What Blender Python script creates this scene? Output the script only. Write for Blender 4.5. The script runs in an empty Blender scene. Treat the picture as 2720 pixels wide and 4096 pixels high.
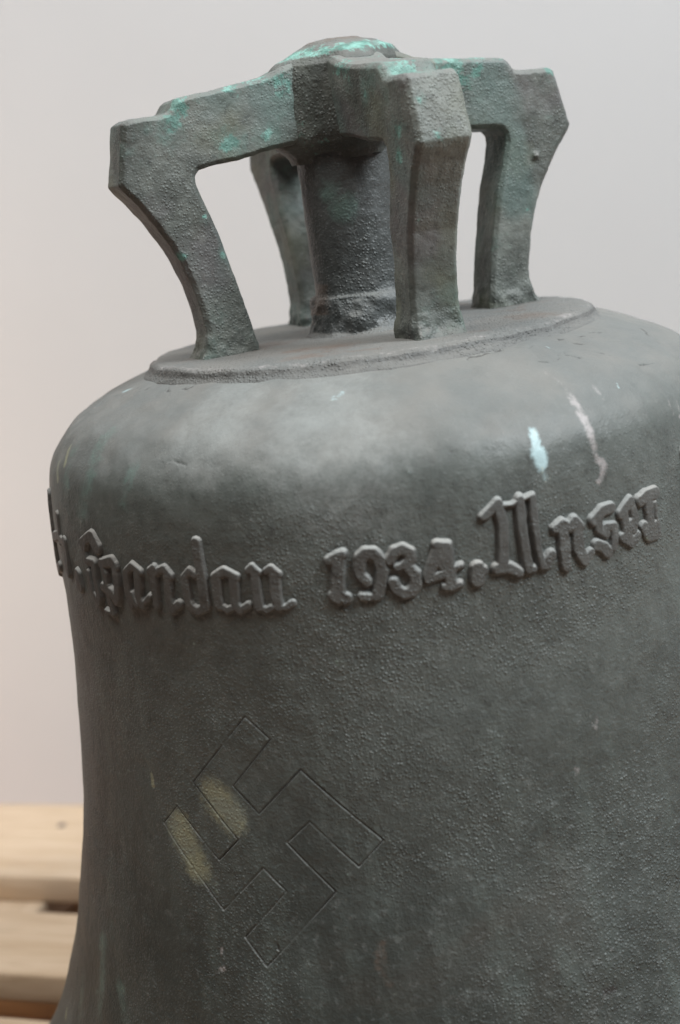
import bpy, bmesh, math, random
import numpy as np
from mathutils import Vector, Matrix, noise as mnoise

random.seed(7)
scene = bpy.context.scene
COL = scene.collection
S = 0.115                      # metres per modelling unit (the crown plate's radius is one unit)
ZM = -3.75                     # mouth of the bell in units
PALLET_H = 0.144               # height of the pallet deck above the floor, metres

def W(x, y, z):                # modelling units -> world metres (floor at z = 0)
    return Vector((x * S, y * S, (z - ZM) * S + PALLET_H))

# ---------------------------------------------------------------- camera
cam_d = bpy.data.cameras.new('camera')
cam = bpy.data.objects.new('camera', cam_d)
COL.objects.link(cam)
cr = Vector((0.99063393, 0.00502428, -0.13645211))
cu = Vector((0.13244543, 0.20766545, 0.96919207))
cf = Vector((-0.03320588, 0.97818701, -0.205055))
m = Matrix((cr, cu, -cf)).transposed().to_4x4()
m.translation = W(0, -7.36671366, 0.72160391)
cam.matrix_world = m
cam_d.sensor_fit = 'VERTICAL'
cam_d.sensor_height = 23.6
cam_d.sensor_width = 15.67
cam_d.lens = 6500 / 4096 * 23.6
cam_d.clip_start = 0.02
cam_d.clip_end = 60
cam_d.dof.use_dof = True
cam_d.dof.focus_distance = 6.75 * S
cam_d.dof.aperture_fstop = 4.0
scene.camera = cam

# ---------------------------------------------------------------- world, lamps, exposure
world = bpy.data.worlds.new('World')
scene.world = world
world.use_nodes = True
bg = world.node_tree.nodes['Background']
bg.inputs[0].default_value = (0.86, 0.93, 1.0, 1)
bg.inputs[1].default_value = 0.045

def area(name, loc, target, sx, sy, power, col, spread=180):
    d = bpy.data.lights.new(name, 'AREA')
    d.shape = 'RECTANGLE'; d.size = sx; d.size_y = sy; d.energy = power; d.color = col; d.spread = math.radians(spread)
    o = bpy.data.objects.new(name, d); COL.objects.link(o)
    o.location = loc
    o.rotation_euler = (Vector(target) - Vector(loc)).to_track_quat('-Z', 'Y').to_euler()
    return o
area('ceiling_lamp', (-0.50, -0.45, 2.40), (-0.15, 0.0, 0.4), 1.4, 0.9, 40, (1.0, 0.985, 0.955))
area('window_lamp', (1.70, -1.05, 2.45), (0.0, 0.0, 0.62), 0.9, 1.0, 112, (0.90, 0.96, 1.0))
area('wall_warm_fill', (-1.55, 0.20, 0.75), (-0.62, 0.74, 0.30), 0.4, 0.4, 2.5, (1.0, 0.76, 0.58), 80)  # added warm fill for the lower-left wall, not a lamp of the room

vs = scene.view_settings
vs.view_transform = 'Standard'; vs.look = 'None'; vs.exposure = 0.08; vs.gamma = 1.0
vs.use_curve_mapping = False
scene.render.film_transparent = False
cy_ = scene.cycles
cy_.max_bounces = 5; cy_.diffuse_bounces = 3; cy_.glossy_bounces = 2; cy_.transmission_bounces = 0
cy_.use_adaptive_sampling = True; cy_.adaptive_threshold = 0.025; cy_.use_denoising = True

# ---------------------------------------------------------------- node helpers
class NT:
    def __init__(s, name):
        s.m = bpy.data.materials.new(name); s.m.use_nodes = True
        s.t = s.m.node_tree; s.n = s.t.nodes; s.b = s.n['Principled BSDF']
    def new(s, kind, **kw):
        n = s.n.new(kind)
        for k, v in kw.items(): setattr(n, k, v)
        return n
    def link(s, a, b): s.t.links.new(a, b)
    def setin(s, sock, v):
        if hasattr(v, 'is_linked') or isinstance(v, bpy.types.NodeSocket): s.link(v, sock)
        else: sock.default_value = v
    def math(s, op, a, b=None, c=None, clamp=False):
        n = s.new('ShaderNodeMath', operation=op); n.use_clamp = clamp
        s.setin(n.inputs[0], a)
        if b is not None: s.setin(n.inputs[1], b)
        if c is not None: s.setin(n.inputs[2], c)
        return n.outputs[0]
    def step(s, v, lo, hi):
        n = s.new('ShaderNodeMapRange', interpolation_type='SMOOTHSTEP')
        s.setin(n.inputs[0], v); n.inputs[1].default_value = lo; n.inputs[2].default_value = hi
        return n.outputs[0]
    def mix(s, f, a, b):
        n = s.new('ShaderNodeMix', data_type='RGBA')
        s.setin(n.inputs[0], f)
        for k, v in ((6, a), (7, b)):
            if isinstance(v, (tuple, list)): n.inputs[k].default_value = (*v[:3], 1)
            else: s.link(v, n.inputs[k])
        return n.outputs[2]
    def noise(s, vec, scale, detail=3, rough=.55, dist=0.0):
        n = s.new('ShaderNodeTexNoise'); n.inputs['Scale'].default_value = scale
        n.inputs['Detail'].default_value = detail; n.inputs['Roughness'].default_value = rough
        n.inputs['Distortion'].default_value = dist
        s.link(vec, n.inputs['Vector']); return n.outputs[0]
    def mapping(s, vec, scale=(1, 1, 1), rot=(0, 0, 0)):
        n = s.new('ShaderNodeMapping'); n.inputs['Scale'].default_value = scale
        n.inputs['Rotation'].default_value = rot
        s.link(vec, n.inputs[0]); return n.outputs[0]
    def bump(s, h, strength, dist, normal=None):
        n = s.new('ShaderNodeBump'); n.inputs['Strength'].default_value = strength
        n.inputs['Distance'].default_value = dist
        s.link(h, n.inputs['Height'])
        if normal is not None: s.link(normal, n.inputs['Normal'])
        return n.outputs[0]

def bronze(name, dark, mid, verd_amt=0.0, bead=0.0005, bead_scale=620, dust=1.0, dust_lo=.22, dust_hi=.98, dust_highlight_gain=1.0, body=False, hues=False, rough=.56, streak=0.0):
    """weathered bell bronze: dark patina, pale film on the grain, settled dust, verdigris"""
    T = NT(name); b = T.b
    co = T.new('ShaderNodeTexCoord').outputs['Object']
    geo = T.new('ShaderNodeNewGeometry')
    sep = T.new('ShaderNodeSeparateXYZ'); T.link(geo.outputs['True Normal'], sep.inputs[0])
    nz = sep.outputs[2]
    big = T.noise(co, 14, 4, .6)
    medn = T.noise(co, 60, 4, .6)
    fine = T.noise(co, 430, 3, .65)
    # cast grain: sandy beads of uneven size, rough here and worn there
    vo = T.new('ShaderNodeTexVoronoi'); vo.inputs['Scale'].default_value = bead_scale; T.link(co, vo.inputs['Vector'])
    vc = T.new('ShaderNodeSeparateColor'); T.link(vo.outputs['Color'], vc.inputs[0])
    beads = T.step(T.math('DIVIDE', vo.outputs['Distance'], T.math('MULTIPLY_ADD', vc.outputs[0], .50, .32)), 1.0, .1)
    beads = T.math('MULTIPLY', beads, T.math('MULTIPLY_ADD', vc.outputs[1], .7, .3))
    patchy = T.step(T.noise(co, 13, 4, .6), .36, .64)
    beadh = T.math('MULTIPLY', beads, T.math('MULTIPLY_ADD', patchy, .85, .15))
    if body:      # the shoulder is worn smooth, the cast grain starts at the lettering
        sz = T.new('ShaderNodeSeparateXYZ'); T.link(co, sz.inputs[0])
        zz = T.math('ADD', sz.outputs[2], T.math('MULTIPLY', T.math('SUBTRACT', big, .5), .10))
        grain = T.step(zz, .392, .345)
        beadh = T.math('MULTIPLY', beadh, T.math('MULTIPLY_ADD', grain, .8, .2))
    fk = T.math('MULTIPLY_ADD', grain, .85, .25) if body else .9
    h = T.math('ADD', beadh, T.math('MULTIPLY', fine, fk))
    # colour
    col = T.mix(T.step(T.math('ADD', T.math('MULTIPLY', big, .65), T.math('MULTIPLY', medn, .35)), .36, .64), dark, mid)
    brown = T.step(T.noise(co, 9, 5, .65, .6), .52, .72)
    col = T.mix(T.math('MULTIPLY', brown, .35), col, (.062, .052, .042))
    if hues:      # mauve, olive and blue-green films side by side
        hn = T.new('ShaderNodeTexNoise'); hn.inputs['Scale'].default_value = 20; hn.inputs['Detail'].default_value = 3; T.link(co, hn.inputs['Vector'])
        hs = T.new('ShaderNodeSeparateColor'); T.link(hn.outputs['Color'], hs.inputs[0])
        col = T.mix(T.math('MULTIPLY', T.step(hs.outputs[0], .50, .66), .6), col, (.100, .091, .093))
        col = T.mix(T.math('MULTIPLY', T.step(hs.outputs[1], .50, .66), .6), col, (.112, .118, .080))
        col = T.mix(T.math('MULTIPLY', T.step(hs.outputs[2], .50, .66), .6), col, (.085, .130, .119))
    if streak > 0:
        st = T.noise(T.mapping(co, (70, 70, 7)), 1, 4, .6)
        col = T.mix(T.math('MULTIPLY', T.step(st, .5, .75), streak), col, (.105, .13, .118))
    # pale film caught on the grain
    film = T.math('MULTIPLY', T.math('MULTIPLY', beadh, T.step(T.noise(co, 30, 3, .6), .30, .68)), .42)
    col = T.mix(film, col, (.19, .215, .205))
    if body:      # paler grey-green higher up, fading out down the flank
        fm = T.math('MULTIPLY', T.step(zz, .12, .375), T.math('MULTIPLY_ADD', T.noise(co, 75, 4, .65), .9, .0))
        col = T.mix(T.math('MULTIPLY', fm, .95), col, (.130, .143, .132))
    spk = T.noise(co, 240, 3, .6)
    col = T.mix(T.math('MULTIPLY', T.step(spk, .57, .72), .20), col, (.20, .215, .208))
    col = T.mix(T.math('MULTIPLY', T.step(spk, .42, .30), .35), col, (.02, .02, .019))
    # settled dust on what faces up; on letters also painted top highlights
    dn = T.math('ADD', nz, T.math('MULTIPLY', T.math('SUBTRACT', T.noise(co, 110, 5, .7), .5), .45))
    dm = T.math('MULTIPLY', T.step(dn, dust_lo, dust_hi), .82 * dust, clamp=True)
    dcol = T.mix(T.step(T.noise(co, 22, 4, .6), .35, .65), tuple(c * dust_highlight_gain for c in (.136, .141, .136)), tuple(c * dust_highlight_gain for c in (.166, .162, .151)))
    col = T.mix(dm, col, dcol)
    rgh = T.math('ADD', T.math('MULTIPLY', medn, .22), rough - .11)
    rgh = T.math('MULTIPLY_ADD', dm, .22, rgh, clamp=True)
    A = T.new('ShaderNodeAttribute', attribute_name='wear_a')
    B = T.new('ShaderNodeAttribute', attribute_name='wear_b')
    sa = T.new('ShaderNodeSeparateColor'); T.link(A.outputs['Color'], sa.inputs[0])
    sb = T.new('ShaderNodeSeparateColor'); T.link(B.outputs['Color'], sb.inputs[0])
    ragged = T.math('SUBTRACT', T.math('ADD', T.math('MULTIPLY', T.noise(co, 55, 3, .6), .9), T.math('MULTIPLY', T.noise(co, 200, 4, .7), .8)), .85)
    ragged2 = T.math('SUBTRACT', T.noise(co, 420, 4, .7), .5)
    def mask(sock, lo, hi, k=.9, k2=.3):
        return T.step(T.math('ADD', sock, T.math('ADD', T.math('MULTIPLY', ragged, k), T.math('MULTIPLY', ragged2, k2))), lo, hi)
    # verdigris (wear_a red)
    vcol = T.mix(T.step(T.noise(co, 120, 4, .6), .4, .62), (.060, .165, .135), (.19, .40, .345))
    vsrc = sa.outputs[0]
    if verd_amt > 0:
        vn = T.step(T.noise(co, 55, 6, .68, .5), .60 - .1 * verd_amt, .78)
        vsrc = T.math('MAXIMUM', vsrc, T.math('MULTIPLY', vn, .8 * verd_amt))
    vm = T.math('MULTIPLY', mask(vsrc, .40, .78, 1.5, .9), .85)
    col = T.mix(vm, col, vcol)
    # dull green film (wear_b green)
    col = T.mix(T.math('MULTIPLY', mask(sb.outputs[1], .25, 1.0, 1.3, .5), .62), col, (.115, .19, .165))
    # pale shoulder patches, the broad sheen put into the colour (wear_b blue)
    col = T.mix(T.math('MULTIPLY', mask(sb.outputs[2], .2, 1.2, .9, .6), .46), col, (.27, .285, .275))
    # ochre rubbed metal (wear_a blue)
    oc = T.mix(T.step(T.noise(co, 90, 4), .4, .6), (.27, .27, .175), (.21, .22, .165))
    col = T.mix(T.math('MULTIPLY', mask(sa.outputs[2], .16, .95, .7, 1.0), .68), col, oc)
    # chalk (wear_a green), pink-grey
    col = T.mix(T.math('MULTIPLY', mask(sa.outputs[1], .35, 1.0, 1.3, 1.0), .6), col, (.40, .365, .36))
    # rust (wear_b red)
    col = T.mix(T.math('MULTIPLY', mask(sb.outputs[0], .3, 1.1, 1.6, .7), .55), col, (.125, .082, .060))
    # light cyan paint splash (alpha of wear_a)
    cy = mask(A.outputs['Alpha'], .35, .95, .9, 1.0)
    ccol = T.mix(T.step(T.noise(co, 140, 3), .52, .62), (.36, .485, .50), (.46, .47, .36))
    col = T.mix(T.math('MULTIPLY', cy, .95), col, ccol)
    # pits and cracks, darker hollows and hub ends of the loops (alpha of wear_b)
    pit = T.step(B.outputs['Alpha'], .35, .8)
    col = T.mix(T.math('MULTIPLY', pit, .85), col, (.02, .018, .016))
    T.link(col, b.inputs['Base Color'])
    T.link(rgh, b.inputs['Roughness'])
    b.inputs['Specular IOR Level'].default_value = .45
    b.inputs['Metallic'].default_value = 0.0
    n1 = T.bump(medn, .5, .0005)
    n2 = T.bump(h, 1.0, bead, n1)
    T.link(n2, b.inputs['Normal'])
    return T.m

def wood(name, c1, c2, c3):
    T = NT(name); b = T.b
    co = T.new('ShaderNodeTexCoord').outputs['Object']
    oi = T.new('ShaderNodeObjectInfo').outputs['Random']
    ad = T.new('ShaderNodeVectorMath', operation='ADD'); T.link(co, ad.inputs[0])
    cb = T.new('ShaderNodeCombineXYZ'); T.link(T.math('MULTIPLY', oi, 17.0), cb.inputs[2]); T.link(T.math('MULTIPLY', oi, 5.0), cb.inputs[1])
    T.link(cb.outputs[0], ad.inputs[1]); v = ad.outputs[0]
    g = T.noise(T.mapping(v, (5, 60, 60)), 1, 5, .6, .8)
    g2 = T.noise(T.mapping(v, (22, 420, 420)), 1, 3, .6)
    p_ = T.noise(v, 7, 4, .6)
    col = T.mix(T.step(g, .35, .68), c1, c2)
    col = T.mix(T.math('MULTIPLY', T.step(g2, .45, .72), .55), col, c3)
    col = T.mix(T.math('MULTIPLY', T.step(p_, .5, .72), .35), col, (.42, .36, .29))
    vo = T.new('ShaderNodeTexVoronoi'); vo.inputs['Scale'].default_value = 4.2
    T.link(T.mapping(v, (1, 2.2, 2.2)), vo.inputs['Vector'])
    col = T.mix(T.math('MULTIPLY', T.step(vo.outputs['Distance'], .10, .05), .8), col, (.16, .08, .04))
    T.link(col, b.inputs['Base Color']); b.inputs['Roughness'].default_value = .72
    T.link(T.bump(T.math('ADD', g, T.math('MULTIPLY', g2, .5)), .6, .001), b.inputs['Normal'])
    return T.m

def plain(name, col, col2, scale, rough, bump=0.0):
    T = NT(name); co = T.new('ShaderNodeTexCoord').outputs['Object']
    T.link(T.mix(T.step(T.noise(co, scale, 5, .6), .3, .7), col, col2), T.b.inputs['Base Color'])
    T.b.inputs['Roughness'].default_value = rough
    if bump: T.link(T.bump(T.noise(co, 260, 4, .6), .4, bump), T.b.inputs['Normal'])
    return T.m

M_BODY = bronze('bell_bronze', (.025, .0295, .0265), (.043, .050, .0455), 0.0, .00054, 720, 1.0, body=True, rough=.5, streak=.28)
M_LETTER = bronze('letter_bronze', (.058, .059, .055), (.084, .085, .079), 0.0, .0004, 700, 1.15, dust_lo=.18, dust_hi=.80, dust_highlight_gain=1.6)  # brighter dust also paints the highlights on the letters' upper edges
M_CROWN = bronze('crown_bronze', (.050, .056, .049), (.160, .172, .153), .22, .00042, 740, .9, hues=True, streak=.25)
M_HUB = bronze('hub_bronze', (.034, .038, .033), (.090, .099, .086), .35, .0006, 600, .8, hues=False, streak=.3)  # darker than the loops: the hub's shading is put into its colour
M_POST = bronze('post_bronze', (.044, .048, .046), (.088, .095, .094), .2, .0006, 640, 1.0, rough=.48)
M_PLATE = bronze('plate_bronze', (.055, .055, .052), (.085, .083, .078), 0.1, .0006, 650, 1.0)
M_GROOVE = plain('groove_dirt', (.020, .020, .018), (.036, .035, .032), 300, .9)
M_WOOD = wood('pine_board', (.55, .44, .325), (.455, .345, .235), (.35, .245, .155))
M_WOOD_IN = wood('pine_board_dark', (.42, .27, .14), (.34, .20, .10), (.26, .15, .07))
M_WALL = plain('wall_paint', (.560, .574, .588), (.537, .550, .563), 2.2, .9, .0004)
M_FLOOR = plain('floor_red_brown', (.30, .17, .125), (.34, .20, .15), 6, .6, .0005)
M_NAIL = plain('nail_steel', (.10, .09, .085), (.16, .13, .11), 400, .5)

# ---------------------------------------------------------------- measured outlines (units; angle in radians, 0 towards the camera)
LETTERS = [
    ('k', [(0.0214, [(-1.9044, -0.5183), (-1.8835, -0.672), (-1.9224, -0.8566)]), (0.015, [(-1.8013, -0.6419), (-1.7177, -0.657)]), (0.0191, [(-1.7197, -0.6628), (-1.7388, -0.7325), (-1.7431, -0.7893)]), (0.0151, [(-1.7343, -0.5712), (-1.8113, -0.6602)])]),
    ('.', [(0.0309, [(-1.646, -0.7818), (-1.6389, -0.8252)])]),
    ('S', [(0.0231, [(-1.5335, -0.6257), (-1.4519, -0.5926)]), (0.0298, [(-1.4389, -0.5953), (-1.4043, -0.6343)]), (0.0195, [(-1.5017, -0.6127), (-1.526, -0.6611), (-1.5143, -0.7002), (-1.4564, -0.7039)]), (0.022, [(-1.4514, -0.7059), (-1.453, -0.7738), (-1.4441, -0.8432), (-1.4588, -0.8697)]), (0.0167, [(-1.514, -0.749), (-1.4984, -0.8343), (-1.4658, -0.8734)])]),
    ('p', [(0.0183, [(-1.38, -0.698), (-1.3645, -0.7364), (-1.3691, -0.7906)]), (0.0225, [(-1.3848, -0.6959), (-1.3034, -0.6825), (-1.2828, -0.707)]), (0.0221, [(-1.2856, -0.6994), (-1.287, -0.7764), (-1.3023, -0.8313)]), (0.0209, [(-1.3967, -0.7966), (-1.3371, -0.8137), (-1.3143, -0.8487)]), (0.0181, [(-1.3644, -0.7901), (-1.3605, -0.8569), (-1.3553, -0.9048)]), (0.0142, [(-1.4091, -0.901), (-1.3558, -0.9075)])]),
    ('a', [(0.0183, [(-1.2056, -0.7127), (-1.1666, -0.6886), (-1.1249, -0.7115)]), (0.0207, [(-1.2112, -0.7202), (-1.2196, -0.8017), (-1.2098, -0.8556)]), (0.0216, [(-1.1382, -0.7148), (-1.1556, -0.8151), (-1.1396, -0.8493)]), (0.0177, [(-1.201, -0.8095), (-1.1753, -0.8523)]), (0.0148, [(-1.1396, -0.8493), (-1.0865, -0.8099)])]),
    ('n', [(0.0176, [(-1.0672, -0.7058), (-1.0377, -0.6881), (-1.0241, -0.7059)]), (0.0198, [(-1.0443, -0.7045), (-1.053, -0.7773), (-1.0549, -0.8452)]), (0.0188, [(-1.0032, -0.6957), (-0.9856, -0.6905), (-0.9557, -0.7193)]), (0.0211, [(-0.9727, -0.7223), (-0.9816, -0.8083), (-0.97, -0.8542)]), (0.0181, [(-0.9694, -0.8519), (-0.9329, -0.8317)])]),
    ('d', [(0.0235, [(-0.8068, -0.5856), (-0.8026, -0.6842), (-0.8022, -0.7684), (-0.8042, -0.8323)]), (0.0166, [(-0.8898, -0.7242), (-0.8546, -0.6938), (-0.8332, -0.7117)]), (0.0186, [(-0.8856, -0.731), (-0.8864, -0.816), (-0.8703, -0.8478)]), (0.0181, [(-0.8722, -0.8433), (-0.8447, -0.8586), (-0.8004, -0.8414)])]),
    ('a', [(0.0179, [(-0.7443, -0.7221), (-0.6962, -0.6987), (-0.6476, -0.7209)]), (0.0224, [(-0.7371, -0.7298), (-0.7422, -0.7903), (-0.7422, -0.8308)]), (0.0208, [(-0.66, -0.7282), (-0.6675, -0.8233), (-0.653, -0.8512)]), (0.0158, [(-0.7418, -0.8282), (-0.7061, -0.8511), (-0.685, -0.8434)]), (0.0173, [(-0.6474, -0.8512), (-0.6118, -0.8319)])]),
    ('u', [(0.0159, [(-0.5911, -0.6974), (-0.5717, -0.6823), (-0.549, -0.7065)]), (0.0217, [(-0.5658, -0.7035), (-0.5692, -0.8003), (-0.5675, -0.838)]), (0.0159, [(-0.5196, -0.7027), (-0.498, -0.694), (-0.4707, -0.7176)]), (0.0226, [(-0.4867, -0.7217), (-0.493, -0.8033), (-0.487, -0.8408)]), (0.0152, [(-0.5675, -0.838), (-0.5382, -0.8537), (-0.5134, -0.8447)]), (0.0153, [(-0.4875, -0.8434), (-0.4574, -0.8472), (-0.4299, -0.8314)])]),
    ('1', [(0.0174, [(-0.2683, -0.6816), (-0.2388, -0.6686), (-0.2128, -0.6606)]), (0.0251, [(-0.2348, -0.677), (-0.2452, -0.7536), (-0.248, -0.8021)]), (0.0225, [(-0.2647, -0.8169), (-0.224, -0.8287)]), (0.0252, [(-0.2474, -0.7885), (-0.2471, -0.8238)])]),
    ('9', [(0.0228, [(-0.1591, -0.7194), (-0.1493, -0.6857), (-0.126, -0.6672), (-0.0978, -0.6704), (-0.0783, -0.6995), (-0.0758, -0.7398), (-0.088, -0.7922), (-0.1061, -0.8305)]), (0.0209, [(-0.1583, -0.7142), (-0.1576, -0.7466), (-0.1354, -0.7758)]), (0.0172, [(-0.1608, -0.8295), (-0.1326, -0.834), (-0.1061, -0.8305)])]),
    ('3', [(0.0212, [(-0.0423, -0.7014), (-0.0207, -0.6751), (0.0089, -0.6671), (0.0349, -0.6852), (0.0342, -0.7118), (0.0139, -0.7276)]), (0.016, [(0.0139, -0.7276), (-0.0183, -0.7353)]), (0.0228, [(0.025, -0.7426), (0.0449, -0.7695), (0.0427, -0.8068), (0.0211, -0.8333), (-0.0055, -0.8377)]), (0.0213, [(-0.0081, -0.8374), (-0.0309, -0.8128), (-0.0381, -0.7876)])]),
    ('4', [(0.0181, [(0.1381, -0.6701), (0.1775, -0.6797)]), (0.0202, [(0.1446, -0.6853), (0.1187, -0.7379), (0.0936, -0.7845)]), (0.0225, [(0.1719, -0.6896), (0.1728, -0.7511), (0.1741, -0.8259)]), (0.0171, [(0.0902, -0.7951), (0.1426, -0.7855), (0.1872, -0.7731)]), (0.0129, [(0.1878, -0.7688), (0.2189, -0.7631)]), (0.0161, [(0.1496, -0.833), (0.1747, -0.8393), (0.2058, -0.8312)]), (0.0171, [(0.1471, -0.7162), (0.147, -0.7511)])]),
    ('.', [(0.025, [(0.2796, -0.7824), (0.2757, -0.8302)]), (0.0186, [(0.2771, -0.7842), (0.3, -0.795)])]),
    ('U', [(0.0181, [(0.327, -0.5961), (0.3611, -0.574), (0.3884, -0.553)]), (0.0211, [(0.388, -0.5573), (0.3972, -0.637), (0.3881, -0.7225), (0.3791, -0.7934)]), (0.0108, [(0.409, -0.5676), (0.4452, -0.5701), (0.4749, -0.554)]), (0.0201, [(0.4772, -0.5567), (0.4703, -0.6509), (0.4727, -0.7392), (0.4785, -0.8245)]), (0.0112, [(0.4933, -0.5576), (0.5338, -0.5524)]), (0.0168, [(0.5281, -0.56), (0.5226, -0.6613), (0.5273, -0.7725), (0.5349, -0.8252)]), (0.0212, [(0.3558, -0.8), (0.3966, -0.8014), (0.4384, -0.8295)]), (0.0173, [(0.4756, -0.8283), (0.4967, -0.8283)]), (0.0177, [(0.5349, -0.8252), (0.556, -0.8274)]), (0.0209, [(0.5614, -0.8042), (0.5775, -0.7898)])]),
    ('n', [(0.0189, [(0.6053, -0.6954), (0.6373, -0.6778), (0.6664, -0.7056)]), (0.023, [(0.6352, -0.6896), (0.6365, -0.7763), (0.6341, -0.847)]), (0.0208, [(0.6742, -0.698), (0.6911, -0.6801), (0.7153, -0.7101)]), (0.0244, [(0.6981, -0.7032), (0.6967, -0.7958), (0.7165, -0.841)]), (0.0186, [(0.7201, -0.8386), (0.7485, -0.8171)])]),
    ('s', [(0.0217, [(0.7786, -0.7026), (0.8249, -0.6728), (0.8642, -0.6692)]), (0.0206, [(0.7987, -0.6947), (0.7962, -0.7377), (0.8271, -0.7636)]), (0.02, [(0.8309, -0.7363), (0.8694, -0.7422), (0.8683, -0.7796), (0.8592, -0.8183)]), (0.0245, [(0.7809, -0.7965), (0.809, -0.8125), (0.8251, -0.8352)])]),
    ('e', [(0.021, [(0.9109, -0.7049), (0.944, -0.6813), (0.968, -0.665)]), (0.0208, [(0.926, -0.7147), (0.9288, -0.7815), (0.9482, -0.8241)]), (0.02, [(0.9694, -0.6778), (0.9822, -0.7375), (0.9674, -0.7782)]), (0.0211, [(0.9065, -0.7951), (0.9474, -0.8303), (0.9848, -0.8078)]), (0.0161, [(0.9594, -0.7479), (0.9363, -0.7896)])]),
    ('r', [(0.0247, [(1.0182, -0.6767), (1.0563, -0.6666), (1.1088, -0.6663)]), (0.0239, [(1.0631, -0.6809), (1.0614, -0.7504), (1.0641, -0.8212)]), (0.0237, [(1.0246, -0.7827), (1.0496, -0.8271), (1.0925, -0.8251)]), (0.0211, [(1.0978, -0.788), (1.0996, -0.8109)]), (0.0119, [(1.1012, -0.7058), (1.0992, -0.7659)])]),
    ('G', [(0.0444, [(1.3681, -0.5632), (1.3564, -0.6521), (1.3485, -0.7526)]), (0.0448, [(1.3485, -0.7526), (1.3862, -0.7516)]), (0.0408, [(1.3549, -0.5653), (1.4372, -0.5581)])]),
]
EMBLEM = [(-0.45, -1.2782), (-0.3865, -1.3673), (-0.5074, -1.5608), (-0.4407, -1.6665), (-0.3149, -1.4869), (-0.1295, -1.7739), (-0.1958, -1.8711), (-0.3066, -1.6912), (-0.3706, -1.7758), (-0.2585, -1.9654), (-0.4451, -2.2626), (-0.5015, -2.159), (-0.3832, -1.9657), (-0.4413, -1.88), (-0.5623, -2.0656), (-0.7556, -1.7611), (-0.701, -1.6768), (-0.5702, -1.8701), (-0.5066, -1.7771), (-0.6342, -1.5643)]
STAINS_SHEEN = [('cyan', 0.0233, [(0.382, -0.3306), (0.3779, -0.3941)], 0.72), ('cyan', 0.0343, [(0.3776, -0.407), (0.3795, -0.4441)], 1.0), ('cyan', 0.0206, [(0.381, -0.4679), (0.3881, -0.5104)], 0.45), ('chalk', 0.0233, [(0.5399, -0.2487), (0.5361, -0.3069), (0.5376, -0.3738)], 0.8), ('chalk', 0.022, [(0.5376, -0.3738), (0.5377, -0.4753), (0.5583, -0.5094), (0.5346, -0.5567)], 0.72), ('chalk', 0.0206, [(0.6325, -0.2392), (0.6279, -0.2752)], 0.5), ('chalk', 0.0165, [(0.5368, -0.163), (0.5456, -0.2173)], 0.5), ('chalk', 0.0096, [(0.8589, -0.3518), (0.8566, -0.4016)], 0.5), ('chalk', 0.0096, [(0.8941, -0.3623), (0.8694, -0.4634)], 0.5), ('ochre', 0.0708, [(-0.5739, -1.597), (-0.5212, -1.6918)], 1.0), ('ochre', 0.0641, [(-0.6984, -1.7526), (-0.6376, -1.9172)], 1.0), ('rust', 0.0283, [(-0.1596, -2.1719), (-0.1694, -2.2309), (-0.1558, -2.3092)], 0.6), ('chalk', 0.0254, [(0.4453, -1.4314), (0.4282, -1.4824)], 0.55), ('chalk', 0.0105, [(0.3604, -2.3332), (0.3605, -2.3345)], 0.5), ('chalk', 0.015, [(0.3603, -1.6283), (0.3579, -1.6505)], 0.5), ('pit', 0.0195, [(0.3284, -2.4768), (0.3473, -2.4782)], 0.8), ('chalk', 0.0195, [(0.3266, -2.4907), (0.3455, -2.5253), (0.3749, -2.5257)], 0.36), ('chalk', 0.0162, [(-0.5835, -2.3192), (-0.5654, -2.2943)], 0.5), ('chalk', 0.0094, [(-0.5702, -2.2208), (-0.5714, -2.2415)], 0.5), ('ochre', 0.0108, [(-0.7938, -1.573), (-0.7906, -1.6166)], 1.0), ('chalk', 0.0175, [(-0.3967, -1.4044), (-0.3871, -1.4666)], 0.36), ('pit', 0.0067, [(-0.4149, -2.178), (-0.4127, -2.1912)], 0.8), ('pale', 0.3173, [(-0.173, -0.2018), (-0.1185, -0.33)], 0.8), ('pale', 0.1923, [(-0.5542, -0.1319), (-0.4764, -0.1778)], 0.8), ('green', 0.0673, [(-0.9614, -0.227), (-0.9434, -0.3491), (-0.9744, -0.5017)], 0.6), ('green', 0.0481, [(-0.7462, -0.3181), (-0.7589, -0.4678)], 0.5), ('green', 0.0481, [(-1.1289, -0.2777), (-1.0811, -0.4154)], 0.6), ('ochre', 0.0135, [(-1.1872, -0.2759), (-1.1466, -0.3363)], 1.0), ('ochre', 0.0135, [(-1.2182, -0.3377), (-1.1764, -0.4009)], 1.0), ('green', 0.0258, [(-1.0464, -2.0891), (-1.0065, -2.3722)], 0.35), ('green', 0.0515, [(-1.0552, -2.4004), (-1.0455, -2.7085)], 0.55), ('green', 0.0386, [(-0.9459, -2.5189), (-0.9247, -2.6328)], 0.45), ('green', 0.0515, [(-1.2169, -2.5057), (-1.1908, -2.8138)], 0.4), ('chalk', 0.0129, [(-1.2519, -2.812), (-1.2415, -2.8794)], 0.5), ('ochre', 0.0103, [(-1.3197, -2.8945), (-1.3115, -2.9247)], 1.0), ('cyan', 0.0082, [(0.7149, -0.2471), (0.7093, -0.256)], 0.6), ('cyan', 0.0069, [(0.675, -0.0861), (0.6712, -0.0889)], 0.6), ('cyan', 0.0096, [(0.0439, -0.3861), (0.0515, -0.3971)], 0.62), ('cyan', 0.0115, [(-1.3086, -0.0951), (-1.2722, -0.0886)], 0.55), ('cyan', 0.0135, [(-0.1454, -0.1317), (-0.1158, -0.1135)], 0.5)]
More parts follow.
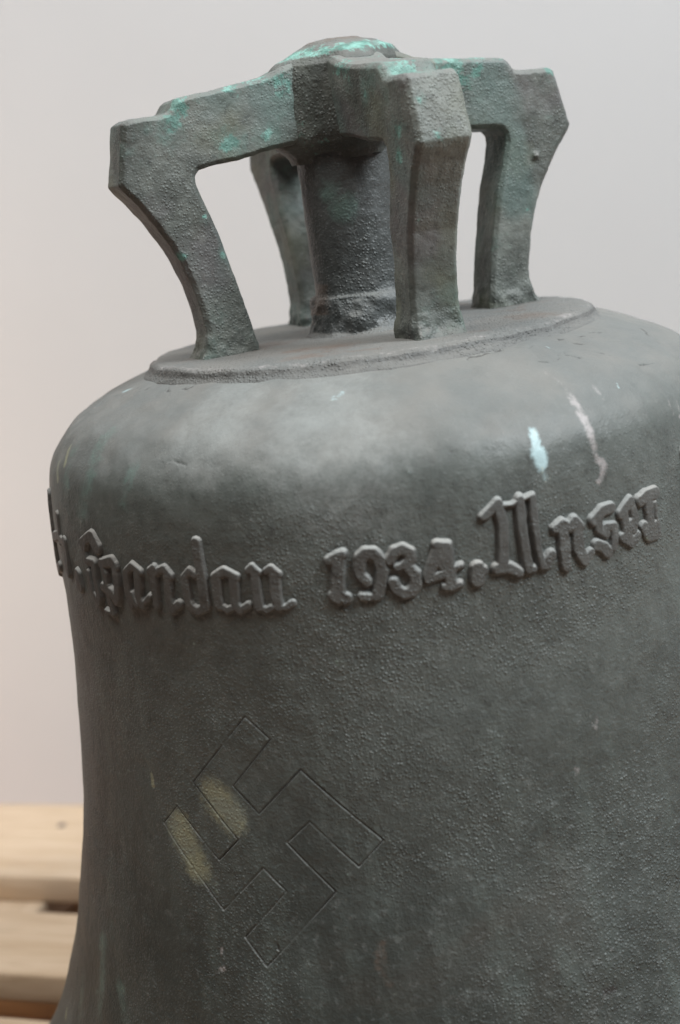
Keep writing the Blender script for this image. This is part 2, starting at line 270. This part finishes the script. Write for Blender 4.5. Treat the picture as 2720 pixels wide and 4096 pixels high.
CRACKS = [[(0.3455, -0.0698), (0.3894, -0.0635), (0.4677, -0.0656), (0.5615, -0.072), (0.6251, -0.0744)], [(0.7696, -0.0723), (0.8, -0.0742)], [(0.8816, -0.0801), (0.9092, -0.0846), (0.9199, -0.093)], [(0.9583, -0.0785), (1.0099, -0.088)], [(0.8011, -0.09), (0.8227, -0.102)], [(0.6867, -0.1063), (0.6846, -0.1174), (0.7096, -0.1148)], [(0.7534, -0.1161), (0.789, -0.1295), (0.8197, -0.1393), (0.8176, -0.1636)], [(1.2678, -0.1224), (1.1821, -0.1464), (1.1677, -0.1695)], [(0.8756, -0.2084), (0.907, -0.2109), (0.9398, -0.2249)], [(1.5128, -0.0878), (1.5206, -0.0964)], [(1.3672, -0.1001), (1.4201, -0.1182)], [(0.6247, -0.1227), (0.6558, -0.1191)], [(0.6731, -0.1253), (0.7154, -0.132)], [(0.5571, -0.1163), (0.5804, -0.1284)], [(-1.1326, -0.0833), (-1.1184, -0.0763)], [(-0.9272, -0.0763), (-0.8836, -0.0844)], [(-0.8398, -0.0682), (-0.7965, -0.0663)], [(-1.3445, -0.1506), (-1.3849, -0.1302)], [(-1.1221, -0.0846), (-1.1128, -0.0765)], [(-1.2529, -0.1033), (-1.2179, -0.0804)], [(-0.6553, -0.3002), (-0.6167, -0.2897), (-0.549, -0.2962)]]

PROFILE = [(.93, -.05), (1.0, -.055), (1.06, -.066), (1.16, -.103), (1.255, -.144), (1.355, -.2), (1.417, -.253), (1.471, -.316),
    (1.498, -.361), (1.516, -.408), (1.528, -.473), (1.536, -.548), (1.542, -.69), (1.543, -.9), (1.543, -1.0), (1.545, -1.1),
    (1.555, -1.27), (1.571, -1.45), (1.584, -1.6), (1.6, -1.76), (1.618, -1.9), (1.635, -2.0), (1.682, -2.23), (1.724, -2.4),
    (1.767, -2.58), (1.823, -2.76), (1.89, -2.94), (1.98, -3.13), (2.1, -3.32), (2.25, -3.5), (2.40, -3.66), (2.43, -3.71), (2.40, -3.745)]
INNER = [(2.33, -3.75), (2.22, -3.66), (2.0, -3.42), (1.8, -3.12), (1.66, -2.7), (1.52, -2.0), (1.42, -1.3), (1.38, -.8), (1.28, -.42), (1.0, -.22), (.4, -.18), (.02, -.18)]

def catmull(P, n):
    P = np.array(P, float); P = np.vstack([2 * P[0] - P[1], P, 2 * P[-1] - P[-2]]); out = []
    for i in range(1, len(P) - 2):
        t = np.linspace(0, 1, n, endpoint=False)[:, None]
        a, b, c, d = P[i - 1:i + 3]
        out.append(.5 * (2 * b + (c - a) * t + (2 * a - 5 * b + 4 * c - d) * t * t + (3 * b - a - 3 * c + d) * t ** 3))
    return np.vstack(out + [P[-2:-1]])
def smooth_line(q, it):
    q = q.copy()
    for _ in range(it): q[1:-1] = .25 * q[:-2] + .5 * q[1:-1] + .25 * q[2:]
    return q
PC = smooth_line(catmull(PROFILE, 24), 60)
PZ, PRr = -PC[:, 1], PC[:, 0]
def body_r(z):
    return np.interp(-np.asarray(z), PZ[:-40], PRr[:-40])

def vnoise(P, scale, seed=0.0):
    """smooth 3D value noise in numpy, about -1..1"""
    q = np.asarray(P, float) * scale + seed * 17.31 + 100.0
    i = np.floor(q).astype(np.int64); f = q - i; f = f * f * (3 - 2 * f)
    def hsh(a, b, c):
        h = (a * 374761393 + b * 668265263 + c * 2147483647 + int(seed * 1000) * 144665) & 0xffffffff
        h = ((h ^ (h >> 13)) * 1274126177) & 0xffffffff
        return ((h ^ (h >> 16)) & 0xffff) / 32767.5 - 1
    r = 0
    for dx in (0, 1):
        for dy in (0, 1):
            for dz in (0, 1):
                w = (f[:, 0] if dx else 1 - f[:, 0]) * (f[:, 1] if dy else 1 - f[:, 1]) * (f[:, 2] if dz else 1 - f[:, 2])
                r = r + w * hsh(i[:, 0] + dx, i[:, 1] + dy, i[:, 2] + dz)
    return r

def link(name, me, mat, parent=None):
    me.name = name
    if mat is not None and not me.materials: me.materials.append(mat)
    if mat is not None and '_bronze' in mat.name:
        for k in ('wear_a', 'wear_b'):
            if k not in me.attributes: color_attr(me, k, np.zeros((len(me.vertices), 4)))
    o = bpy.data.objects.new(name, me); COL.objects.link(o)
    if parent is not None: o.parent = parent
    return o
def np_mesh(name, V, F, smooth=True):
    me = bpy.data.meshes.new(name)
    V = np.asarray(V, np.float32); F = np.asarray(F, np.int32); k = F.shape[1]
    me.vertices.add(len(V)); me.vertices.foreach_set('co', V.ravel())
    me.loops.add(F.size); me.loops.foreach_set('vertex_index', F.ravel())
    me.polygons.add(len(F)); me.polygons.foreach_set('loop_start', np.arange(0, F.size, k, dtype=np.int32))
    me.polygons.foreach_set('loop_total', np.full(len(F), k, np.int32))
    me.polygons.foreach_set('use_smooth', np.full(len(F), smooth))
    me.update(calc_edges=True); me.validate()
    return me
def color_attr(me, name, arr):
    a = me.attributes.new(name, 'FLOAT_COLOR', 'POINT'); a.data.foreach_set('color', np.asarray(arr, np.float32).ravel())
def tag(o, label, cat, group=None):
    o['label'] = label; o['category'] = cat
    if group: o['group'] = group
def L(P):                      # unit coords -> local metres of the bell (origin at the mouth)
    P = np.array(P, float); P[:, 2] -= ZM; return P * S
def seg_dist(U, V, pts):
    """distance from grid points to a polyline"""
    best = np.full(np.shape(U), 9.0)
    if len(pts) == 1: pts = [pts[0], (pts[0][0] + 1e-5, pts[0][1])]
    for (ax, ay), (bx, by) in zip(pts[:-1], pts[1:]):
        dx, dy = bx - ax, by - ay
        t = np.clip(((U - ax) * dx + (V - ay) * dy) / (dx * dx + dy * dy + 1e-12), 0, 1)
        best = np.minimum(best, np.hypot(U - ax - t * dx, V - ay - t * dy))
    return best
def sstep(x, a, b):
    t = np.clip((x - a) / (b - a), 0, 1); return t * t * (3 - 2 * t)

# ---------------------------------------------------------------- setting: floor and wall
def quad_obj(name, pts, mat):
    o = link(name, np_mesh(name, pts, [[0, 1, 2, 3]], False), mat); o['kind'] = 'structure'; return o
PA = math.radians(-20)                                 # direction of the pallet boards
pe = Vector((math.cos(PA), math.sin(PA), 0)); pn = Vector((-math.sin(PA), math.cos(PA), 0))
quad_obj('floor', [(-3, -3, 0), (3.5, -3, 0), (3.5, 3, 0), (-3, 3, 0)], M_FLOOR)
wd = 4.75 * S
wl = link('wall', None or np_mesh('wall', [tuple(pn * wd + pe * a + Vector((0, 0, z)) + pn * d) for d in (0, .12) for a in (-3.2, 3.2) for z in (-.01, 2.9)],
     [[0, 1, 3, 2], [4, 6, 7, 5], [0, 4, 5, 1], [2, 3, 7, 6], [1, 5, 7, 3], [0, 2, 6, 4]], False), M_WALL)
wl['kind'] = 'structure'

# ---------------------------------------------------------------- pallet (800 x 1200 mm, five deck boards)
pal = bpy.data.objects.new('wooden_pallet', None); COL.objects.link(pal)
pal.rotation_euler = (0, 0, PA)
pc = pn * (-.413 * S) + pe * (.30 * S)
pal.location = (pc.x, pc.y, 0)
tag(pal, 'pale pine pallet with slatted deck under the bronze bell', 'pallet')
def board_mesh(name, lx, ly, lz, seed):
    bm = bmesh.new(); bmesh.ops.create_cube(bm, size=1)
    for v in bm.verts: v.co = Vector((v.co.x * lx, v.co.y * ly, v.co.z * lz))
    bmesh.ops.bevel(bm, geom=bm.edges[:], offset=.0022, segments=2, affect='EDGES', profile=.6)
    es = [e for e in bm.edges if abs(e.verts[0].co.x - e.verts[1].co.x) > lx * .8]
    bmesh.ops.subdivide_edges(bm, edges=es, cuts=10)
    for v in bm.verts:
        v.co.y += mnoise.noise(Vector((v.co.x * 6, seed, 1 if v.co.y > 0 else 5))) * .0016
        v.co.z += mnoise.noise(Vector((v.co.x * 4, seed * 3, v.co.y * 9))) * .0010
    me = bpy.data.meshes.new(name); bm.to_mesh(me); bm.free()
    for p_ in me.polygons: p_.use_smooth = True
    me.materials.append(M_WOOD); return me
def board(name, loc, dims, seed, mat=None):
    me = board_mesh(name, *dims, seed); o = link(name, me, M_WOOD, pal)
    if mat: me.materials[0] = mat
    o.location = loc; return o
ys = []; y = .4155
for w in (.143, .09, .143, .09, .143):
    ys.append((y - w / 2, w)); y -= w + .0555
for k, (yy, w) in enumerate(ys):
    board('deck_board', (0, yy, PALLET_H - .011), (1.2, w, .022), k * 2.3)
for k, xx in enumerate((-.5275, 0, .5275)):
    cross = board('stringer_board', (xx, 0, PALLET_H - .0332), (.831, .145, .022), 20 + k * 1.7)
    cross.rotation_euler = (0, 0, math.pi / 2)
    for j, (yy, w) in enumerate(((.35, .1), (0, .145), (-.35, .1))):
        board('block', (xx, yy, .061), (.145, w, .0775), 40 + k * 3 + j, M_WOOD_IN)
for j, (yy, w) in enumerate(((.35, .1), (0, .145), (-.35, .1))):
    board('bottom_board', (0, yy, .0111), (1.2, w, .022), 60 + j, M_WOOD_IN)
nail = bpy.data.meshes.new('nail'); bm = bmesh.new()
bmesh.ops.create_cone(bm, cap_ends=True, segments=10, radius1=.0042, radius2=.0034, depth=.0014); bm.to_mesh(nail); bm.free(); nail.materials.append(M_NAIL)
for k, (yy, w) in enumerate(ys):
    for xx in (-.5275, 0, .5275):
        for s in (-1, 1):
            o = link('nail', nail, M_NAIL, pal)
            o.location = (xx + s * .035 + random.uniform(-.006, .006), yy + s * w * .22 + random.uniform(-.006, .006), PALLET_H + .0006)

# ---------------------------------------------------------------- the bell
bell = bpy.data.objects.new('church_bell', None); COL.objects.link(bell)
bell.location = (0, 0, PALLET_H)
tag(bell, 'weathered grey-green bronze bell with raised lettering on a wooden pallet', 'bell')

def stain_sheen_fields(TH, Z):
    """wear masks on the bell's skin, one blurred field for each kind"""
    K = {k: np.zeros(np.shape(TH)) for k in ('cyan', 'chalk', 'ochre', 'rust', 'green', 'pale', 'pit')}
    Um = TH * 1.56
    for kind, hw, pts, amt in STAINS_SHEEN:
        d = seg_dist(Um, Z, [(t * 1.56, z) for t, z in pts])
        K[kind] = np.maximum(K[kind], amt * sstep(d, hw * 1.75, hw * .15))
    top = Z > -.5
    Q = np.c_[Um[top], Z[top] * 1.6, 0 * Z[top]]
    for pts in CRACKS:
        d = np.ones(np.shape(TH))
        d[top] = seg_dist(Um[top] + .010 * vnoise(Q, 26, 51) + .004 * vnoise(Q, 80, 52), Z[top] + .008 * vnoise(Q, 26, 53) + .003 * vnoise(Q, 80, 54), [(t * 1.56, z) for t, z in pts])
        d[top] += .004 * np.clip(vnoise(Q, 18, 55), 0, 1)
        K['pit'] = np.maximum(K['pit'], sstep(d, .0060, .0005) * .66)
    return K
EM_SEG = [(EMBLEM[i], EMBLEM[(i + 1) % 20]) for i in range(20)]

def make_body():
    th0, th1, z0, z1 = -.80, -.09, -1.235, -2.30
    a = np.concatenate([np.linspace(-math.pi, -1.5, 70, endpoint=False), np.linspace(-1.5, th0, 130, endpoint=False),
                        np.linspace(th0, th1, 400, endpoint=False), np.linspace(th1, 1.5, 300, endpoint=False), np.linspace(1.5, math.pi, 70, endpoint=False)])
    # rows along the profile
    arc = np.concatenate([[0], np.cumsum(np.hypot(*np.diff(PC, axis=0).T))])
    def arc_of_z(z): return np.interp(-z, PZ[:-40], arc[:-40])
    A0, A1 = arc_of_z(z0), arc_of_z(z1)
    sl = np.concatenate([np.linspace(0, A0 * .35, 190, endpoint=False), np.linspace(A0 * .35, A0, 150, endpoint=False), np.linspace(A0, A1, 410, endpoint=False), np.linspace(A1, arc[-1], 190)])
    r = np.interp(sl, arc, PC[:, 0]); z = np.interp(sl, arc, PC[:, 1])
    nr = np.gradient(-z); nzv = np.gradient(r); ln = np.hypot(nr, nzv); nr, nzv = nr / ln, nzv / ln
    TH, R_ = np.meshgrid(a, r); _, Z_ = np.meshgrid(a, z); _, NR = np.meshgrid(a, nr); _, NZ = np.meshgrid(a, nzv)
    K = stain_sheen_fields(TH, Z_)
    P0 = np.c_[(R_ * np.sin(TH)).ravel(), (-R_ * np.cos(TH)).ravel(), Z_.ravel()]
    disp = .006 * vnoise(P0, 2.2, 1) + .0028 * vnoise(P0, 7, 2) + .0012 * vnoise(P0, 22, 3)
    disp = disp.reshape(TH.shape)
    shoulder = sstep(Z_, -.55, -.2)
    disp += shoulder * (.004 * vnoise(P0, 11, 4)).reshape(TH.shape)
    # engraved outline: a fine groove with a slight burr along it
    sub = (TH > th0 - .02) & (TH < th1 + .02) & (Z_ < z0 + .03) & (Z_ > z1 - .03)
    d = np.full(TH.shape, 1.0)
    for (t0_, q0), (t1_, q1) in EM_SEG:
        d[sub] = np.minimum(d[sub], seg_dist(TH[sub] * 1.62, Z_[sub], [(t0_ * 1.62, q0), (t1_ * 1.62, q1)]))
    worn = np.ones(TH.shape); worn[sub] = .62 + .55 * vnoise(np.c_[TH[sub] * 1.62, Z_[sub], 0 * Z_[sub]], 7, 61) + .3 * vnoise(np.c_[TH[sub] * 1.62, Z_[sub], 0 * Z_[sub]], 30, 62)
    disp += -.0066 * np.clip(worn, .15, 1.1) * sstep(d, .0048, .0008) + .0005 * np.exp(-((d - .0085) / .0035) ** 2)
    disp += -.004 * K['pit']
    # dust drip that stands slightly proud
    disp += .002 * K['chalk'] + .002 * K['cyan']
    R2 = R_ + NR * disp; Z2 = Z_ + NZ * disp
    V = np.c_[(R2 * np.sin(TH)).ravel(), (-R2 * np.cos(TH)).ravel(), Z2.ravel()]
    ins = np.array(INNER); nI = len(INNER)
    THI, RI = np.meshgrid(a, ins[:, 0]); _, ZI = np.meshgrid(a, ins[:, 1])
    V = np.vstack([V, np.c_[(RI * np.sin(THI)).ravel(), (-RI * np.cos(THI)).ravel(), ZI.ravel()]])
    rows, cols = len(sl) + nI, len(a)
    i, j = np.meshgrid(np.arange(rows - 1), np.arange(cols), indexing='ij'); j2 = (j + 1) % cols
    F = np.stack([i * cols + j, (i + 1) * cols + j, (i + 1) * cols + j2, i * cols + j2], -1).reshape(-1, 4)
    me = np_mesh('bell_body', L(V), F)
    pad = nI * cols
    ca = np.c_[0 * K['cyan'].ravel(), K['chalk'].ravel(), K['ochre'].ravel(), K['cyan'].ravel()]
    cb = np.c_[K['rust'].ravel(), K['green'].ravel(), K['pale'].ravel(), K['pit'].ravel()]
    color_attr(me, 'wear_a', np.vstack([ca, np.zeros((pad, 4))])); color_attr(me, 'wear_b', np.vstack([cb, np.zeros((pad, 4))]))
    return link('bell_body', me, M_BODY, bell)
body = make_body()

# dirt lying in the engraved lines: the emblem's outline as a part of the body
def make_emblem():
    V, F = [], []
    for (t0_, q0), (t1_, q1) in EM_SEG:
        n = 24; du, dv = (t1_ - t0_) * 1.62, q1 - q0; ln = math.hypot(du, dv); px, py = -dv / ln * .0019, du / ln * .0019
        for k in range(n + 1):
            f = k / n; u, v = t0_ * 1.62 + du * f, q0 + dv * f
            for s in (-1, 1):
                uu, vv = u + s * px, v + s * py; r = float(body_r(vv)) - .0036; t = uu / 1.62
                V.append((r * math.sin(t), -r * math.cos(t), vv))
            if k < n:
                b0 = len(V) - 2; F.append((b0, b0 + 1, b0 + 3, b0 + 2))
    o = link('engraved_emblem', np_mesh('engraved_emblem', L(np.array(V)), F), M_GROOVE, body)
    o['label'] = 'thin engraved outline of a tilted swastika on the bell\'s flank'
make_emblem()

# raised letters: each one a casting with a flat face and sloping sides
H_LET = .0165
def make_letter(ch, strokes, seed):
    us = [u for _, q in strokes for u, _ in q]; vs_ = [v for _, q in strokes for _, v in q]; mx = max(h for h, _ in strokes) + .03
    c = .0036
    gu = np.arange(min(us) - mx, max(us) + mx, c); gv = np.arange(min(vs_) - mx, max(vs_) + mx, c)
    U, Vv = np.meshgrid(gu, gv)
    P0 = np.c_[U.ravel(), Vv.ravel(), np.full(U.size, seed * 3.1)]
    wob = (.0026 * vnoise(P0, 14, seed) + .0018 * vnoise(P0, 40, seed + 1)).reshape(U.shape)
    D = np.full(U.shape, -9.0)
    for hw, q in strokes:
        D = np.maximum(D, hw * 1.17 - seg_dist(U, Vv, q))
    D = D + wob
    h = -.008 + (H_LET + .008) * sstep(D, -.009, .010)
    h += sstep(D, 0, .012) * (.0010 * vnoise(P0, 30, seed + 2) + .0022 * vnoise(P0, 9, seed + 3)).reshape(U.shape)
    keep = D > -.015
    r = body_r(Vv.ravel()).reshape(U.shape) + h
    th = U / 1.56
    V = np.c_[(r * np.sin(th)).ravel(), (-r * np.cos(th)).ravel(), Vv.ravel()]
    ny, nx = U.shape
    i, j = np.meshgrid(np.arange(ny - 1), np.arange(nx - 1), indexing='ij')
    F = np.stack([i * nx + j, i * nx + j + 1, (i + 1) * nx + j + 1, (i + 1) * nx + j], -1).reshape(-1, 4)
    F = F[keep.ravel()[F].all(1)]
    idx = np.unique(F); mp = np.full(len(V), -1); mp[idx] = np.arange(len(idx))
    o = link('letter', np_mesh('letter', L(V[idx]), mp[F]), M_LETTER, bell)
    return o
for k, (ch, st) in enumerate(LETTERS):
    if ch == 'k':   # the letter seen edge-on at the left rim
        st = [(.028, [(-2.09, -.50), (-2.10, -.84)]), (.022, [(-1.84, -.55), (-1.85, -.66)]), (.022, [(-2.05, -.68), (-1.86, -.64)]),
              (.026, [(-1.765, -.655), (-1.77, -.79)]), (.02, [(-1.86, -.65), (-1.77, -.665)]), (.022, [(-2.08, -.83), (-1.98, -.80)])]
    o = make_letter(ch, st, k + 1)
    o['label'] = 'raised blackletter %s in the band of lettering' % ('full stop' if ch == '.' else 'character "%s"' % ch) if ch not in 'kG' else 'raised blackletter character at the rim of the lettering band'

# ---------------------------------------------------------------- crown: plate, post, hub, four loops
def lathe_np(name, prof, n, mat, dfun=None, parent=bell, sharp=None, wear=None):
    prof = np.array(prof, float); a = np.linspace(-math.pi, math.pi, n, endpoint=False)
    TH, R_ = np.meshgrid(a, prof[:, 0]); _, Z_ = np.meshgrid(a, prof[:, 1])
    V = np.c_[(R_ * np.sin(TH)).ravel(), (-R_ * np.cos(TH)).ravel(), Z_.ravel()]
    if dfun is not None: V = dfun(V, TH.ravel(), R_.ravel(), Z_.ravel())
    rows, cols = len(prof), n
    i, j = np.meshgrid(np.arange(rows - 1), np.arange(cols), indexing='ij'); j2 = (j + 1) % cols
    F = np.stack([i * cols + j, i * cols + j2, (i + 1) * cols + j2, (i + 1) * cols + j], -1).reshape(-1, 4)
    me = np_mesh(name, L(V), F)
    if wear is not None:
        wa, wb = wear(V); color_attr(me, 'wear_a', wa); color_attr(me, 'wear_b', wb)
    return link(name, me, mat, parent)
def resample(pts, step):
    out = []
    pts = np.array(pts, float)
    for a, b in zip(pts[:-1], pts[1:]):
        n = max(1, int(np.hypot(*(b - a)) / step)); out += [a + (b - a) * k / n for k in range(n)]
    return np.array(out + [pts[-1]])
PHI = 0.36886
def blobs(V, lst):
    m = np.zeros(len(V))
    for (x, y, z), rad in lst:
        d = np.sqrt(((V - np.array((x, y, z))) ** 2).sum(1)); m = np.maximum(m, .72 * sstep(d, rad * 2.1, rad * .3))
    return m
Z4 = lambda n: np.zeros((n, 4))

def plate_def(V, th, r, z):
    P = V.copy()
    edge = sstep(r, .9, 1.0)
    dr = edge * (.008 * vnoise(P, 5, 5) + .004 * vnoise(P, 19, 6))
    V[:, 0] += dr * np.sin(th); V[:, 1] -= dr * np.cos(th)
    V[:, 2] += (.004 * vnoise(P, 4, 7) + .002 * vnoise(P, 16, 8)) * (z > -.06) - edge * .006 * (1 + vnoise(P, 8, 9)) * (z > -.03)
    return V
prof = resample([(.0, .004), (.5, .004), (.95, .0), (.985, -.003), (1.0, -.014), (1.006, -.028), (1.014, -.044), (1.035, -.062), (1.05, -.085), (.9, -.09)], .012)
def plate_wear(V):
    wa, wb = Z4(len(V)), Z4(len(V)); rr = np.hypot(V[:, 0], V[:, 1])
    wb[:, 0] = np.clip(.30 + .6 * vnoise(V * np.array((1, 1, 0)), 3.2, 41) + .3 * vnoise(V, 9, 42), 0, 1) * sstep(rr, 1.0, .85)
    wa[:, 1] = .45 * sstep(rr, .93, .975) * sstep(rr, 1.01, .99)
    wb[:, 3] = .5 * sstep(V[:, 2], -.052, -.066)
    return wa, wb
lathe_np('crown_plate', prof, 420, M_PLATE, plate_def, wear=plate_wear)

def post_def(V, th, r, z):
    P = V.copy(); low = sstep(z, .21, .14)
    dr = .0035 * vnoise(P, 9, 11) + .0022 * vnoise(P, 30, 12) + low * (.014 * vnoise(P, 13, 13) + .008 * vnoise(P, 34, 14))
    k = sstep(r, 0, .1)
    V[:, 0] += k * dr * np.sin(th); V[:, 1] -= k * dr * np.cos(th)
    V[:, 2] += low * k * .012 * vnoise(P, 10, 15)
    return V
def post_wear(V):
    wa, wb = Z4(len(V)), Z4(len(V))
    a = math.radians(-14)
    wa[:, 0] = blobs(V, [((.225 * math.sin(a), -.225 * math.cos(a), .56), .06), ((.225 * math.sin(a - .2), -.225 * math.cos(a - .2), .63), .05)]) * .42
    wb[:, 1] = wa[:, 0] * 2.2; wa[:, 0] = 0
    rust = ((V[:, 2] > .10) & (V[:, 2] < .24)) * sstep(V[:, 0], -.10, -.2); wb[:, 0] = rust * .8
    return wa, wb
post = lathe_np('crown_post', resample([(.225, .80), (.224, .60), (.222, .35), (.222, .19), (.226, .178), (.242, .165), (.25, .14), (.252, .06), (.262, .02), (.29, -.004)], .008), 200, M_POST, post_def, wear=post_wear)

def hub_def(V, th, r, z):
    P = V.copy()
    a = (th - PHI - math.pi / 4) % (math.pi / 2); a = np.minimum(a, math.pi / 2 - a)       # faces between the loops
    octr = math.cos(math.radians(20)) / np.maximum(np.cos(np.minimum(a, math.radians(33))), .7)
    oct_mix = sstep(z, 1.26, 1.17) * sstep(r, .1, .2)
    k = 1 + (octr - 1) * oct_mix
    k += .018 * vnoise(P, 8, 21) + .010 * vnoise(P, 26, 22)
    V[:, 0] *= k; V[:, 1] *= k
    V[:, 2] += .008 * vnoise(P, 7, 23) + .004 * vnoise(P, 24, 24) + sstep(z, 1.15, 1.25) * .016 * P[:, 0] / .2
    return V
def hub_wear(V):
    wa, wb = Z4(len(V)), Z4(len(V))
    rr = np.hypot(V[:, 0], V[:, 1])
    rim = np.exp(-((V[:, 2] - 1.215) / .034) ** 2) * (.72 + .3 * vnoise(V, 9, 31))
    d = PHI - math.pi / 4
    low = blobs(V, [((.27 * math.sin(d), -.27 * math.cos(d), .87), .085)]) * .5
    wa[:, 0] = np.clip(np.maximum(rim, low), 0, 1)
    wb[:, 0] = sstep(V[:, 2], 1.235, 1.26) * .62
    return wa, wb
lathe_np('crown_hub', resample([(.02, 1.268), (.10, 1.268), (.125, 1.262), (.20, 1.228), (.245, 1.205), (.272, 1.165), (.282, 1.10), (.288, .95), (.288, .87), (.278, .835), (.25, .812), (.232, .79), (.222, .76)], .007), 220, M_HUB, hub_def, wear=hub_wear)

ARM = [(.18, 1.20), (.27, 1.178), (.34, 1.15), (.41, 1.138), (.52, 1.125), (.66, 1.11), (.765, 1.099), (.785, 1.085), (.812, 1.047), (.84, 1.040), (.985, 1.036), (1.012, 1.02),
       (1.068, .775), (1.055, .752), (1.005, .695), (.946, .607), (.892, .514), (.85, .43), (.815, .319), (.79, .20), (.782, .11), (.796, .045), (.825, -.004), (.83, -.03),
       (.545, -.03), (.557, .01), (.574, .10), (.596, .215), (.634, .388), (.672, .545), (.70, .62), (.732, .735), (.731, .77), (.712, .795), (.67, .803), (.53, .812), (.38, .836), (.18, .85)]
HT = .118
def make_loop(az, seed, wear_pts, nub=None):
    bm = bmesh.new()
    f = [bm.verts.new((x, -HT, z)) for x, z in ARM]; b_ = [bm.verts.new((x, HT, z)) for x, z in ARM]
    n = len(ARM)
    bm.faces.new(f); bm.faces.new(b_[::-1])
    for i in range(n): bm.faces.new((f[i], b_[i], b_[(i + 1) % n], f[(i + 1) % n]))
    bmesh.ops.recalc_face_normals(bm, faces=bm.faces[:])
    es = [e for e in bm.edges if abs(e.verts[0].co.y - e.verts[1].co.y) < 1e-6]
    bmesh.ops.bevel(bm, geom=es, offset=.042, offset_type='OFFSET', segments=1, affect='EDGES', clamp_overlap=True)
    tmp = bpy.data.meshes.new('tmp'); bm.to_mesh(tmp); bm.free()
    o = bpy.data.objects.new('tmp', tmp); COL.objects.link(o)
    md = o.modifiers.new('r', 'REMESH'); md.mode = 'VOXEL'; md.voxel_size = .0056
    ms = o.modifiers.new('s', 'SMOOTH'); ms.factor = .5; ms.iterations = 1; ms.factor = .3
    dg = bpy.context.evaluated_depsgraph_get(); dg.update()
    me = bpy.data.meshes.new_from_object(o.evaluated_get(dg))
    bpy.data.objects.remove(o); bpy.data.meshes.remove(tmp)
    nv = len(me.vertices); V = np.empty(nv * 3, np.float32); me.vertices.foreach_get('co', V); V = V.reshape(-1, 3).astype(float)
    N = np.empty(nv * 3, np.float32); me.vertices.foreach_get('normal', N); N = N.reshape(-1, 3)
    # web widens where it runs into the hub
    V[:, 1] *= 1 + .05 * sstep(V[:, 0], .38, .27)
    V[:, 1] *= 1 - .10 * sstep(V[:, 2], .75, .3) * sstep(V[:, 2], .02, .14)
    q = V + seed * 7.7
    V += N * (.0045 * vnoise(q, 5, seed) + .0022 * vnoise(q, 14, seed + 1) + .0014 * vnoise(q, 40, seed + 2))[:, None]
    low = sstep(V[:, 2], .16, .02)
    V += N * (low * (.008 * vnoise(q, 16, seed + 3) + .006 * vnoise(q, 36, seed + 4)))[:, None]
    if nub:
        d = np.sqrt(((V - np.array(nub)) ** 2).sum(1)); V += N * (.022 * np.exp(-(d / .017) ** 2))[:, None]
    # wear: verdigris on the high edges, patches where seen
    E = np.empty(len(me.edges) * 2, np.int32); me.edges.foreach_get('vertices', E); E = E.reshape(-1, 2)
    acc = np.zeros((nv, 3)); cnt = np.zeros(nv)
    for i_, j_ in ((0, 1), (1, 0)):
        np.add.at(acc, E[:, i_], V[E[:, j_]]); np.add.at(cnt, E[:, i_], 1)
    conv = -(((acc / cnt[:, None]) - V) * N).sum(1) / .0056
    for _ in range(2):
        acc2 = np.zeros(nv)
        np.add.at(acc2, E[:, 0], conv[E[:, 1]]); np.add.at(acc2, E[:, 1], conv[E[:, 0]]); conv = .4 * conv + .6 * acc2 / cnt
    wa, wb = Z4(nv), Z4(nv)
    top = sstep(V[:, 2], .98, 1.13) * (np.abs(V[:, 1]) > .055)
    wa[:, 0] = np.clip(np.maximum(blobs(V, wear_pts), top * (.40 + .32 * vnoise(q, 7, seed + 6))), 0, 1)
    wa[:, 1] = .62 * sstep(conv, .035, .12)
    wb[:, 3] = np.maximum(.42 * sstep(-conv, .04, .14), .44 * sstep(V[:, 0], .36, .26) * sstep(V[:, 2], 1.12, 1.0))  # hollows darker; inner ends darkened to blend into the hub
    wb[:, 1] = np.clip(.14 + .5 * blobs(V, [(p_, r_ * 2.2) for p_, r_ in wear_pts]) + .35 * vnoise(q, 4, seed + 7) + .2 * vnoise(q, 13, seed + 8), 0, 1)
    wb[:, 0] = .25 * sstep(vnoise(q, 5, seed + 9), .25, .8)
    c, s = math.sin(az), -math.cos(az)
    # local x -> outward direction, local y -> sideways
    out = np.c_[V[:, 0] * c - V[:, 1] * s * -1 * -1, V[:, 0] * s + V[:, 1] * c, V[:, 2]]
    me.vertices.foreach_set('co', L(out).astype(np.float32).ravel())
    me.polygons.foreach_set('use_smooth', np.ones(len(me.polygons), bool))
    color_attr(me, 'wear_a', wa); color_attr(me, 'wear_b', wb); me.update()
    return link('crown_loop', me, M_CROWN, bell)
# local y < 0 is the side seen clockwise; patches are (out, side, height)
NEAR_L, NEAR_R = .118, -.118
def run():
    left = make_loop(PHI - math.pi / 2, 1, [((.80, NEAR_L, 1.0), .045), ((.76, NEAR_L, 1.05), .05), ((.58, NEAR_L, .88), .03), ((.545, NEAR_L, .895), .028), ((.40, NEAR_L, .90), .025),
            ((.30, NEAR_L, 1.12), .05), ((1.0, NEAR_L * .8, .9), .012), ((.72, NEAR_L, .60), .012), ((.66, NEAR_L, .43), .014), ((.85, NEAR_L * .9, .45), .02)])
    front = make_loop(PHI, 12, [((.80, 0, 1.06), .07), ((.9, -.02, 1.05), .04), ((1.02, -.08, .93), .018), ((1.06, -.03, .79), .03), ((.9, -.118, .83), .03), ((.87, -.118, .73), .035), ((.6, -.118, 1.0), .02)])
    right = make_loop(PHI + math.pi / 2, 23, [((.50, NEAR_R, 1.06), .08), ((.62, NEAR_R, 1.07), .04), ((.99, NEAR_R, 1.03), .04), ((1.0, NEAR_R, .65), .02), ((.80, NEAR_R, .42), .012)], nub=(.868, NEAR_R, .655))
    back = make_loop(PHI + math.pi, 34, [((.7, 0, 1.1), .05)])
run()
